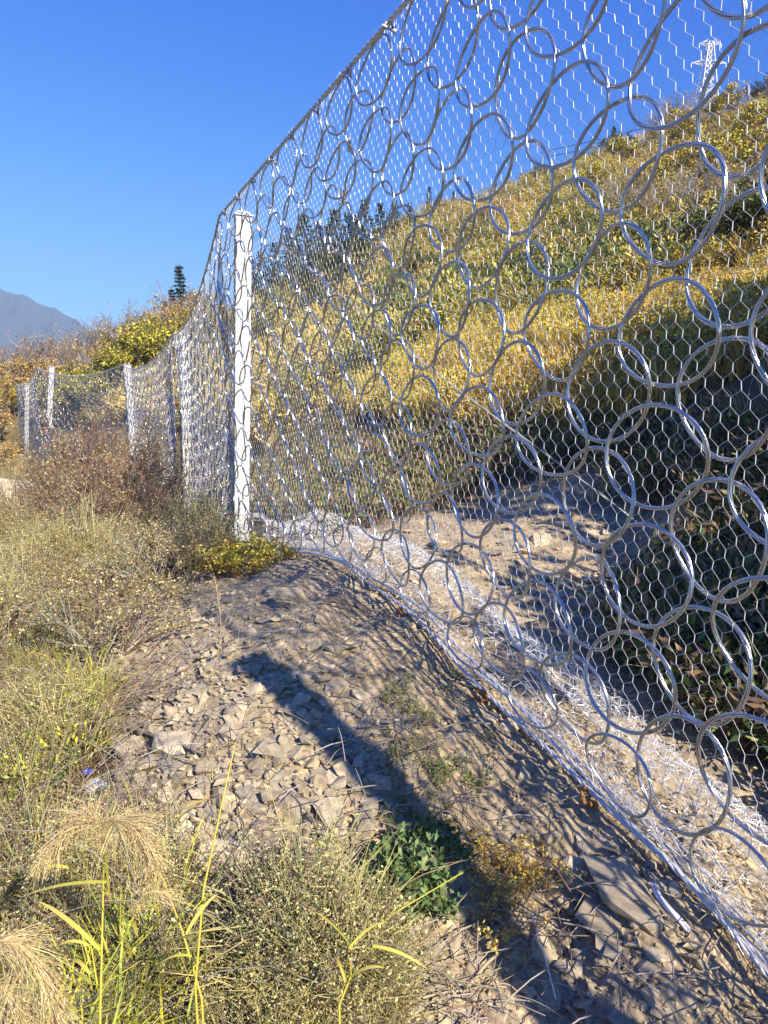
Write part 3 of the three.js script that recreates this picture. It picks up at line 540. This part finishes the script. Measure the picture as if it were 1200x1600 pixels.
// uphill side: shaded gully weeds, golden bank, scrub hillside
const upSide = (t0, t1, r0, r1, nMin) => { const [x, z, r] = polar(t0, t1, r0, r1); return side(x, z) > nMin && isVeg(x, z) ? ground0(x, z) : null; };
scatter('gully_weeds', 'dark green weeds in the shaded gully', clump(70, 0.25, 0.28, 0.05, [C.green, C.olive, C.green, C.brown], 5), leafMat, 1500, () => { const q = upSide(-36, 44, 2.6, 15, 0.7); return q && q.y < 1.1 && (q.z > -10 || q.x < -0.6) ? q : null; }, (o, c, q) => { o.scale.setScalar(rr(0.5, 1.2)); const v = rr(0.7, 1.2); c.setRGB(v, v, v); });
scatter('gully_grass', 'long dry grass hanging over the gully bank', tuft(18, 0.5, 0.008, 0.35, [C.tan, C.olive, C.brown, C.straw]), plantMat, 700, () => upSide(-8, 44, 3, 11, 0.7), (o, c) => { o.scale.setScalar(rr(0.5, 1.1)); });
const bankGeo = [clump(230, 0.30, 0.5, 0.038, [C.yellow, C.gold, C.gold, C.straw, C.lemon], 9), tuft(46, 0.62, 0.013, 0.26, [C.gold, C.straw, C.yellow, C.tan, C.rust])];
bankGeo.forEach((g, k) => scatter('golden_scrub', ['bright yellow low scrub on the bank behind the net', 'rust and gold low scrub on the bank behind the net'][k], g, leafMat, [1200, 2700][k], () => { const q = upSide(-22, 40, 8, 21, 1.2); return q && q.y > 0.95 ? q : null; }, (o, c, q) => { const m = fbm(q.x * 0.35 + 9, q.z * 0.35); o.scale.setScalar(rr(0.5, 1.15)); const v = rr(0.8, 1.2); c.setRGB(v, v * (1 - 0.12 * m), v); }));
const hillGeo = [clump(240, 0.55, 0.7, 0.068, [C.olive, C.yellow, C.gold, C.lemon, C.tan], 8), tuft(60, 0.75, 0.022, 0.55, [C.tan, C.straw, C.straw, C.gold, C.gold]), clump(280, 0.55, 0.8, 0.068, [C.green, C.dark, C.olive, C.green], 8), clump(150, 0.6, 0.7, 0.08, [C.brown, C.tan, C.grey, C.brown], 12)];
hillGeo.forEach((g, k) => scatter('hillside_scrub', ['olive scrub covering the sunny hillside', 'tan scrub covering the sunny hillside', 'dark green scrub patches on the hillside', 'bare brown scrub on the hillside'][k], g, leafMat, [1900, 4200, 450, 600][k], () => { const q = upSide(-40, 40, 16, 70, 2.5); if (!q) return null; const m = fbm(q.x * 0.07 + 3, q.z * 0.07); return (k === 2 ? m > 0.05 : k === 3 ? m < 0.05 : true) ? q : null; }, (o, c, q) => { o.scale.setScalar(rr(0.6, 1.5)); const v = rr(0.75, 1.25), m = fbm(q.x * 0.12, q.z * 0.12 + 50); c.setRGB(v * (1 + 0.15 * m), v, v * (1 - 0.15 * m)); }));

// woody shrubs one can tell apart
const brown = makeShrub('brown_shrub', [1.3, 1.1, 8, 1100, 0.026, [C.brown, C.tan, C.grey, C.brown, C.rust], [[0.15, 0.09, 0.06], [0.20, 0.13, 0.09]]], 'dense leafless brown shrub in the thicket before the far posts');
spread(brown, [[sit(150, 10), 1.5], [sit(185, 9), 1.3], [sit(110, 11), 1.3], [sit(215, 10.5), 1.35], [sit(235, 9), 0.9], [sit(80, 9), 0.75], [sit(130, 8), 0.95], [sit(190, 12), 1.95], [sit(160, 13), 2.0], [sit(210, 8), 0.95], [sit(245, 8), 0.75], [sit(60, 10), 1.0]], 'brown thicket before the far posts');
const oliveShrub = makeShrub('olive_shrub', [0.8, 0.9, 9, 2200, 0.019, [C.olive, C.tan, C.olive, C.straw, C.grey, C.brown], [C.brown, C.grey]], 'low olive shrub with fine leaves on the near bank');
spread(oliveShrub, [[sit(255, 6.2), 1.0], [sit(310, 6.0), 0.75], ...Array.from({ length: 24 }, (_, k) => { const d = rr(3.4, 8.2); return [sit(rr(-20, 300) * (d > 6 ? 1 : 0.86), d), rr(0.55, 1.0)]; })], 'olive shrubs on the near bank');
const lemonShrub = makeShrub('yellow_weed', [0.5, 0.7, 8, 900, 0.03, [C.yellow, C.gold, C.lemon, C.olive], [C.rust, C.brown]], 'yellow leafy weed clump at the foot of the tallest post');
spread(lemonShrub, [[sit(350, 5.4), 1.0], [sit(395, 5.6), 0.9], [sit(430, 5.4), 0.7], [sit(320, 5.5), 0.85], [sit(375, 5.2), 0.8]], 'yellow weeds at the foot of the tallest post');
const orange = makeShrub('orange_weed', [0.26, 0.3, 6, 420, 0.014, [C.gold, C.yellow, C.rust, C.straw], [C.rust, C.gold]], 'feathery orange weed on the slate beside the post shadow');
spread(orange, [[hit(800, 1400), 1], [hit(840, 1385), 0.9], [hit(765, 1375), 0.75], [hit(735, 1330), 0.6], [hit(780, 1460), 1.0]], 'orange weeds beside the post shadow');
const leafy = makeShrub('leafy_weed', [0.24, 0.3, 8, 420, 0.03, [[0.10, 0.16, 0.05], [0.15, 0.21, 0.08], C.green], [C.green, C.olive]], 'leafy green weed growing in the post shadow');
spread(leafy, [[hit(640, 1380), 1.1], [hit(690, 1345), 0.75], [hit(600, 1405), 0.75], [hit(660, 1440), 0.8]], 'green weeds in the post shadow');
const sprig = makeShrub('pale_weed', [0.16, 0.2, 6, 260, 0.014, [[0.20, 0.24, 0.09], C.olive, [0.28, 0.28, 0.12]], [C.olive, C.tan]], 'small pale green weed on the sunny slate');
spread(sprig, [[hit(655, 1130), 0.9], [hit(672, 1170), 0.7], [hit(640, 1110), 0.7], [hit(690, 1215), 0.5]], 'pale weeds on the sunny slate');
// bushes on the hill behind the far posts
const hillBush = [
  makeShrub('hill_bush', [3.2, 2.6, 8, 2600, 0.13, [C.olive, C.lemon, C.yellow, C.olive], [C.brown]], 'bright yellow-green bush behind the sagging net panel'),
  makeShrub('hill_bush', [3.0, 2.6, 8, 1700, 0.12, [C.rust, C.brown, C.tan, C.gold], [C.brown, C.grey]], 'russet bush on the hill behind the far posts'),
  makeShrub('hill_bush', [3.4, 2.4, 9, 420, 0.09, [C.grey, C.brown, C.tan], [[0.30, 0.22, 0.19], [0.26, 0.19, 0.15]]], 'bare pinkish grey bush on the skyline behind the far posts'),
  makeShrub('hill_bush', [2.8, 2.6, 8, 2400, 0.12, [C.olive, C.green, C.olive, C.gold], [C.brown]], 'dark olive bush on the hill behind the far posts'),
];
const hb = (x, d, s) => [sit(x, d), s];
spread(hillBush[0], [hb(130, 31, 0.85), hb(160, 30, 0.8), hb(105, 32, 0.8), hb(240, 33, 1.0), hb(265, 31, 0.95), hb(215, 31, 0.8), hb(40, 34, 0.7)], 'yellow-green bushes behind the sagging panel');
spread(hillBush[1], [hb(250, 38, 1.05), hb(290, 39, 1.15), hb(225, 39, 1.0), hb(180, 36, 0.9), hb(60, 36, 0.95), hb(20, 34, 0.95), hb(0, 31, 0.9), hb(10, 24, 0.5), hb(-10, 21, 0.5), hb(24, 27, 0.5), hb(-30, 32, 1), hb(310, 36, 1.1), hb(85, 36, 0.9), hb(340, 42, 1.2)], 'russet bushes behind the far posts');
spread(hillBush[2], [hb(150, 41, 1.15), hb(175, 42, 1.2), hb(205, 43, 1.25), hb(235, 44, 1.3), hb(105, 42, 1.1), hb(75, 42, 1.15), hb(45, 41, 1.1), hb(15, 39, 1.05), hb(265, 45, 1.2), hb(290, 46, 1.3), hb(125, 38, 1.0)], 'bare bushes on the skyline');
spread(hillBush[3], [hb(195, 33, 0.9), hb(220, 35, 1.0), hb(180, 32, 0.75), hb(280, 35, 0.95), hb(150, 34, 0.85), hb(330, 34, 1.0), hb(370, 30, 0.9), hb(410, 28, 0.8)], 'dark olive bushes behind the far posts');
// larger bushes on the sunny hillside behind the near net
const slopeBush = [
  makeShrub('slope_bush', [2.2, 2.2, 8, 2200, 0.10, [C.yellow, C.lemon, C.olive, C.gold], [C.brown, C.grey]], 'yellow bush on the hillside seen through the ring net'),
  makeShrub('slope_bush', [2.0, 2.4, 8, 2400, 0.09, [C.dark, C.green, C.dark, C.olive], [C.brown]], 'dark green bush on the hillside seen through the ring net'),
  makeShrub('slope_bush', [2.4, 2.0, 9, 260, 0.07, [C.tan, C.gold, C.grey], [[0.33, 0.27, 0.20], [0.28, 0.22, 0.16]]], 'bare pale twiggy bush on the hillside seen through the ring net'),
];
spread(slopeBush[0], [hb(1150, 26, 1.2), hb(1090, 30, 1.2), hb(1180, 36, 1.4), hb(1040, 36, 1.2), hb(980, 33, 1.0), hb(1190, 22, 1.0), hb(1120, 40, 1.4), hb(900, 38, 1), hb(1020, 46, 1.3), hb(1170, 48, 1.5), hb(860, 30, 0.8), hb(940, 48, 1.1), hb(1080, 52, 1.4)], 'yellow hillside bushes');
spread(slopeBush[1], [hb(1100, 16, 0.9), hb(1170, 15, 0.95), hb(1050, 17, 0.8), hb(980, 19, 0.8), hb(760, 21, 0.75), hb(700, 22, 0.75), hb(830, 21, 0.7), hb(620, 24, 0.8), hb(1130, 60, 1.2), hb(930, 60, 1.1), hb(830, 58, 1.0), hb(1190, 15, 1.0), hb(660, 30, 0.9)], 'dark hillside bushes');
spread(slopeBush[2], [hb(1060, 24, 1.1), hb(1120, 22, 1.1), hb(1000, 26, 1.1), hb(950, 30, 1.1), hb(850, 24, 0.8), hb(1010, 60, 1.6), hb(990, 60, 1.3), hb(1040, 61, 1.4), hb(1160, 30, 1.2)], 'bare hillside bushes');
// the tall evergreen shrubs beside the gully that shade it
const shadeTree = makeShrub('evergreen_shrub', [4.2, 3.0, 9, 7000, 0.13, [C.dark, C.green, C.olive], [C.brown]], 'tall evergreen shrub on the bank that shades the gully');
spread(shadeTree, [[ground0(5.2, -4.4), 1.0], [ground0(6.1, -5.0), 1.05], [ground0(7.3, -6.0), 1.1], [ground0(4.6, -2.3), 0.75]], 'evergreen shrubs beside the gully');
const slim = makeShrub('evergreen_shrub', [4.0, 1.1, 8, 6500, 0.12, [C.dark, C.green, C.olive], [C.brown], { open: 0.6 }], 'slim evergreen shrub on the bank close to the net');
spread(slim, [[ground0(4.1, -0.6), 1.0], [ground0(3.7, -1.75), 0.72]], 'slim evergreen shrubs close to the net');
// conifers
function makeConifer(h, label, fat = 0.21) {
  const t = base('conifer'), tr = new GB(), lf = new GB();
  tr.tube([V(0, -0.2, 0), V(0.02, h * 0.5, 0), V(0, h, 0)], [h * 0.018, h * 0.011, 0.01], 6, [0.10, 0.07, 0.05]);
  const lv = 22; for (let k = 0; k < lv; k++) {
    const f = k / lv, y = h * (0.06 + 0.92 * f), R = h * fat * (1 - f) ** 0.8 * rr(0.75, 1.15) + 0.06, nb = 7;
    for (let b = 0; b < nb; b++) {
      const a = rr(0, 6.283), L = R * rr(0.65, 1.15), o = V(0, y, 0), e = V(Math.cos(a) * L, y - L * rr(0.05, 0.4) + L * 0.15, Math.sin(a) * L);
      tr.tube([o, e], [0.014, 0.004], 3, [0.10, 0.07, 0.05]);
      for (let q = 0; q < 22; q++) { const u = rr(0.15, 1.05), p = o.clone().lerp(e, u); lf.leaf(p, V(Math.cos(a) + rr(-0.9, 0.9), rr(-0.6, 0.5), Math.sin(a) + rr(-0.9, 0.9)).normalize(), h * 0.034 * rr(0.7, 1.5), h * 0.011, vary([0.035, 0.065, 0.022], 0.4)); }
    }
  }
  mesh('trunk', tr.geo(), woodMat, t); mesh('crown', lf.geo(), leafMat, t); return tag(t, label, 'tree');
}
const con = makeConifer(6, 'dark conifer in the row behind the tallest post', 0.31);
spread(con, [hb(440, 46, 0.62), hb(462, 44, 0.7), hb(485, 42, 0.75), hb(505, 44, 0.66), hb(528, 42, 0.72), hb(548, 44, 0.62), hb(572, 42, 0.66), hb(595, 46, 0.56), hb(615, 48, 0.5), hb(637, 50, 0.42), hb(420, 46, 0.6), hb(518, 36, 0.6), hb(560, 36, 0.6), hb(470, 36, 0.6), hb(405, 42, 0.6), hb(540, 33, 0.45), hb(490, 32, 0.5)], 'conifers behind the tallest post');
const con2 = makeConifer(6, 'slender conifer on the skyline above the russet bushes', 0.13);
spread(con2, [hb(300, 62, 1.2), hb(287, 63, 0.95), hb(276, 64, 0.9), hb(264, 66, 0.75), hb(254, 66, 0.65), hb(204, 62, 0.6), hb(138, 66, 0.7), hb(126, 68, 0.65)], 'conifers above the russet bushes');
const con3 = makeConifer(4, 'small conifer on the ridge seen through the ring net');
spread(con3, [hb(925, 62, 0.6), hb(665, 58, 0.5), hb(700, 59, 0.4), hb(760, 60, 0.35), hb(735, 61, 0.35)], 'small ridge conifers');

// reeds: stems, long yellow leaves and plumes placed by what the photograph shows of each
function reed(label, d, stems, leaves, plumes) {
  const o = hit(stems[0][0][0], Math.min(1598, stems[0][0][1])), t = base('reed', o); tag(t, label, 'reed');
  const q = (x, y, dd = d) => P(x, y, dd).sub(o);
  for (const s of stems) { const g = new GB(), pts = s.map(([x, y], i) => q(x, y, d + 0.10 * i)); const foot = pts[0].clone().setY(Math.min(pts[0].y, H(pts[0].x + o.x, pts[0].z + o.z) - o.y - 0.02)); g.tube([foot, ...pts], [0.003, ...pts.map((_, i) => 0.003 - 0.0018 * i / pts.length)], 5, [0.46, 0.38, 0.05]); mesh('stem', g.geo(), plantMat, t); }
  for (const [x0, y0, x1, y1, w] of leaves) { const g = new GB(), a = q(x0, y0), b = q(x1, y1, d + rr(-0.06, 0.1)); g.blade(arc(a, b, 0.012, 6), (w ?? 0.011) * 0.72, vary([0.40, 0.40, 0.045], 0.12), vary([0.46, 0.34, 0.09], 0.12), true); mesh('leaf', g.geo(), leafMat, t); }
  for (const [spine, n, len, cols] of plumes) {
    const g = new GB(), cv = new THREE.CatmullRomCurve3(spine.map(([x, y, dd]) => q(x, y, dd ?? d))); g.tube(cv.getPoints(12), 0.0016, 4, [0.45, 0.34, 0.13]);
    for (let k = 0; k < n; k++) { const u = rnd(), p = cv.getPoint(u), tg = cv.getTangent(u), L = len * rr(0.4, 1) * (0.35 + Math.sin(Math.PI * (0.08 + 0.84 * u))); const dd = tg.multiplyScalar(0.7).add(V(rr(-1, 1), rr(-1.0, 0.35), rr(-1, 1)).multiplyScalar(0.75)).normalize(), e = p.clone().addScaledVector(dd, L).add(V(0, -L * 0.25, 0)); const c = vary(pick(cols), 0.25); g.blade([p, p.clone().lerp(e, 0.5).add(V(rr(-0.006, 0.006), L * 0.08, rr(-0.006, 0.006))), e], 0.0009, c); for (let m = 0; m < 5; m++) g.leaf(p.clone().lerp(e, rr(0.2, 1.05)).add(V(rr(-0.005, 0.005), rr(-0.005, 0.005), rr(-0.005, 0.005))), dd, 0.006, 0.0016, c); }
    mesh('plume', g.geo(), plantMat, t);
  }
  return t;
}
const plumeCols = [[0.50, 0.38, 0.17], [0.55, 0.44, 0.24], [0.42, 0.31, 0.14]];
reed('reed with a broad drooping straw plume and yellow leaves', 1.2, [[[156, 1598], [159, 1485], [163, 1315]]],
  [[168, 1378, 30, 1403, 0.011], [156, 1484, 60, 1408, 0.012], [163, 1312, 173, 1422, 0.011], [105, 1355, 48, 1373], [55, 1310, 8, 1374], [140, 1478, 90, 1478, 0.008], [142, 1536, 103, 1522, 0.011], [141, 1522, 108, 1500, 0.01], [141, 1555, 92, 1566, 0.011], [175, 1595, 172, 1550, 0.012], [120, 1582, 95, 1570]],
  [[[[163, 1330], [150, 1285], [130, 1272], [95, 1300], [60, 1350]], 400, 0.085, plumeCols], [[[165, 1330], [172, 1285], [195, 1280], [225, 1310], [240, 1350]], 400, 0.085, plumeCols]]);
reed('reed with crossing yellow stems and long stray leaves', 1.3, [[[315, 1560], [285, 1455], [255, 1375], [234, 1330]], [[305, 1540], [318, 1390], [350, 1240], [368, 1160]]],
  [[291, 1459, 341, 1396, 0.011], [306, 1463, 228, 1489, 0.01], [300, 1494, 246, 1508, 0.009], [270, 1335, 320, 1340, 0.006], [245, 1420, 190, 1404, 0.01], [205, 1440, 215, 1465, 0.014]], [[[[200, 1425], [230, 1395], [260, 1395]], 120, 0.06, plumeCols]]);
reed('yellow reed with spreading leaves in front of the green weeds', 1.35, [[[530, 1570], [548, 1526], [548, 1480], [617, 1426], [723, 1363]]],
  [[582, 1478, 668, 1514, 0.012], [548, 1478, 490, 1424, 0.011], [545, 1482, 600, 1440, 0.01], [548, 1526, 602, 1512, 0.011], [530, 1555, 478, 1577, 0.012], [540, 1535, 522, 1493, 0.011], [535, 1548, 552, 1515, 0.01]], []);
reed('tall withered reed with a faded pinkish plume before the slate', 2.3, [[[330, 1450], [335, 1330], [332, 1200]]], [], [[[[332, 1200], [330, 1090], [345, 980], [335, 900]], 300, 0.05, [[0.34, 0.24, 0.17], [0.40, 0.30, 0.21]]]]);
reed('reed with a shaggy straw plume hanging over the lowest weeds', 1.0, [[[40, 1598], [20, 1560], [0, 1500]]], [], [[[[-40, 1480], [20, 1470], [60, 1510], [90, 1590], [95, 1680]], 520, 0.10, plumeCols], [[[-60, 1560], [0, 1540], [40, 1600], [60, 1680]], 420, 0.10, plumeCols]]);
// dead sticks
function stick(a, b, r, col, label) { const g = new GB(), p0 = hit(...a).add(V(0, r * 1.5 + 0.02, 0)), p1 = hit(...b).add(V(0, r + 0.02, 0)), o = p0.clone(); const pts = arc(p0, p1, 0.015, 7).map((v, i) => v.sub(o).add(V(0.008 * nz(i, 1, a[0]), 0.008 * nz(i, 2, a[0]), 0.01 * nz(i, 3, a[0])))); g.tube(pts, pts.map((_, i) => r * (1 - 0.07 * i)), 6, col); return tag(mesh('stick', g.geo(), woodMat, null, o), label, 'stick'); }
stick([195, 1148], [318, 1192], 0.012, [0.26, 0.22, 0.16], 'thick grey stick lying across the slate slabs');
stick([190, 1186], [325, 1206], 0.005, [0.40, 0.31, 0.18], 'thin straw coloured stalk below the grey stick');
stick([725, 1560], [815, 1478], 0.006, [0.34, 0.28, 0.18], 'pale dead branch beside the loose wire');
stick([640, 1575], [790, 1555], 0.004, [0.36, 0.30, 0.18], 'thin dead twig under the pale branch');
stick([505, 950], [580, 968], 0.007, [0.10, 0.08, 0.06], 'short dark stick under the foot of the net');
// litter
function crumple(name, px, py, size, col, rough, label, cat) { const g = new THREE.IcosahedronGeometry(size, 3), p = g.attributes.position, v = V(0, 0, 0); for (let i = 0; i < p.count; i++) { v.fromBufferAttribute(p, i); const k = 1 + 0.55 * nz(v.x / size * 2.3 + px, v.y / size * 2.3, v.z / size * 2.3) + 0.25 * nz(v.x / size * 6, v.y / size * 6 + py, v.z / size * 6); v.multiplyScalar(k); p.setXYZ(i, v.x * 1.2, v.y * 0.6, v.z); } g.computeVertexNormals(); return tag(mesh(name, g, std({ color: new THREE.Color().setRGB(...col), roughness: rough }), null, hit(px, py).add(V(0, size * 0.5 + 0.03, 0))), label, cat); }
crumple('plastic_bag', 152, 1246, 0.04, [0.42, 0.43, 0.44], 0.35, 'crumpled clear grey plastic bag in the weeds', 'litter');
crumple('wrapper', 138, 1220, 0.02, [0.03, 0.07, 0.5], 0.3, 'crumpled blue wrapper above the plastic bag', 'litter');
crumple('bottle_cap', 51, 1123, 0.016, [0.05, 0.55, 0.5], 0.4, 'tiny turquoise plastic scrap among dry weeds', 'litter');

// ------------------------------------------------------------------ pylon and its wires on the ridge
{
  const D = 210, foot = P(1100, 190, D), top = P(1103, 66, D), t = base('pylon', foot); tag(t, 'white lattice power pylon on the ridge', 'pylon');
  const h = top.y - foot.y, mat = std({ color: new THREE.Color().setRGB(0.62, 0.64, 0.68), metalness: 0.2, roughness: 0.5 });
  const wAt = (y) => lerp(h * 0.15, h * 0.03, Math.min(1, y / (h * 0.72))), r = 0.12;
  const corner = (k, y) => { const w = wAt(y); return V([-1, 1, 1, -1][k] * w, y, [-1, -1, 1, 1][k] * w); };
  const bar = (name, a, b, rad = r) => { const g = new GB(); g.tube([a, b], rad, 4, [1, 1, 1]); const q = g.geo(); q.deleteAttribute('color'); mesh(name, q, mat, t); };
  for (let k = 0; k < 4; k++) bar('leg', corner(k, 0), corner(k, h), 0.2);
  const lv = [0, 0.16, 0.3, 0.42, 0.52, 0.61, 0.69, 0.76, 0.83, 0.9, 1].map((v) => v * h);
  for (let i = 0; i < lv.length - 1; i++) for (let k = 0; k < 4; k++) { const m = (k + 1) % 4; bar('brace', corner(k, lv[i]), corner(m, lv[i + 1])); bar('brace', corner(m, lv[i]), corner(k, lv[i + 1])); bar('strut', corner(k, lv[i + 1]), corner(m, lv[i + 1]), 0.06); }
  for (const [f, w] of [[0.72, 0.24], [0.96, 0.15]]) for (const s of [-1, 1]) { const y = h * f, e = V(s * h * w, y + h * 0.02, 0); for (const z of [-1, 1]) { bar('cross_arm', V(s * wAt(y), y, z * wAt(y)), e); bar('cross_arm', V(s * wAt(y), y + h * 0.07, z * wAt(y)), e); } mesh('insulator', new THREE.CylinderGeometry(0.16, 0.16, h * 0.05, 8).translate(e.x, e.y - h * 0.03, 0), mat, t); }
  const dk = std({ color: new THREE.Color().setRGB(0.08, 0.08, 0.08), roughness: 0.6 });
  cableFar([[845, 248, 80], [960, 222, 75], [1080, 190, 70], [1260, 130, 60]], 'lower power line crossing the hillside'); cableFar([[845, 238, 82], [960, 212, 77], [1080, 178, 72], [1260, 112, 62]], 'upper power line crossing the hillside');
  function cableFar(l, label) { const g = new GB(), pts = l.map((a) => P(...a)), o = pts[0].clone(), cv = new THREE.CatmullRomCurve3(pts.map((p) => p.sub(o))); g.tube(cv.getPoints(30), 0.035, 4, [1, 1, 1]); const q = g.geo(); q.deleteAttribute('color'); tag(mesh('power_line', q, dk, null, o), label, 'cable'); }
}

console.log('objects', scene.children.length);
renderer.render(scene, camera);
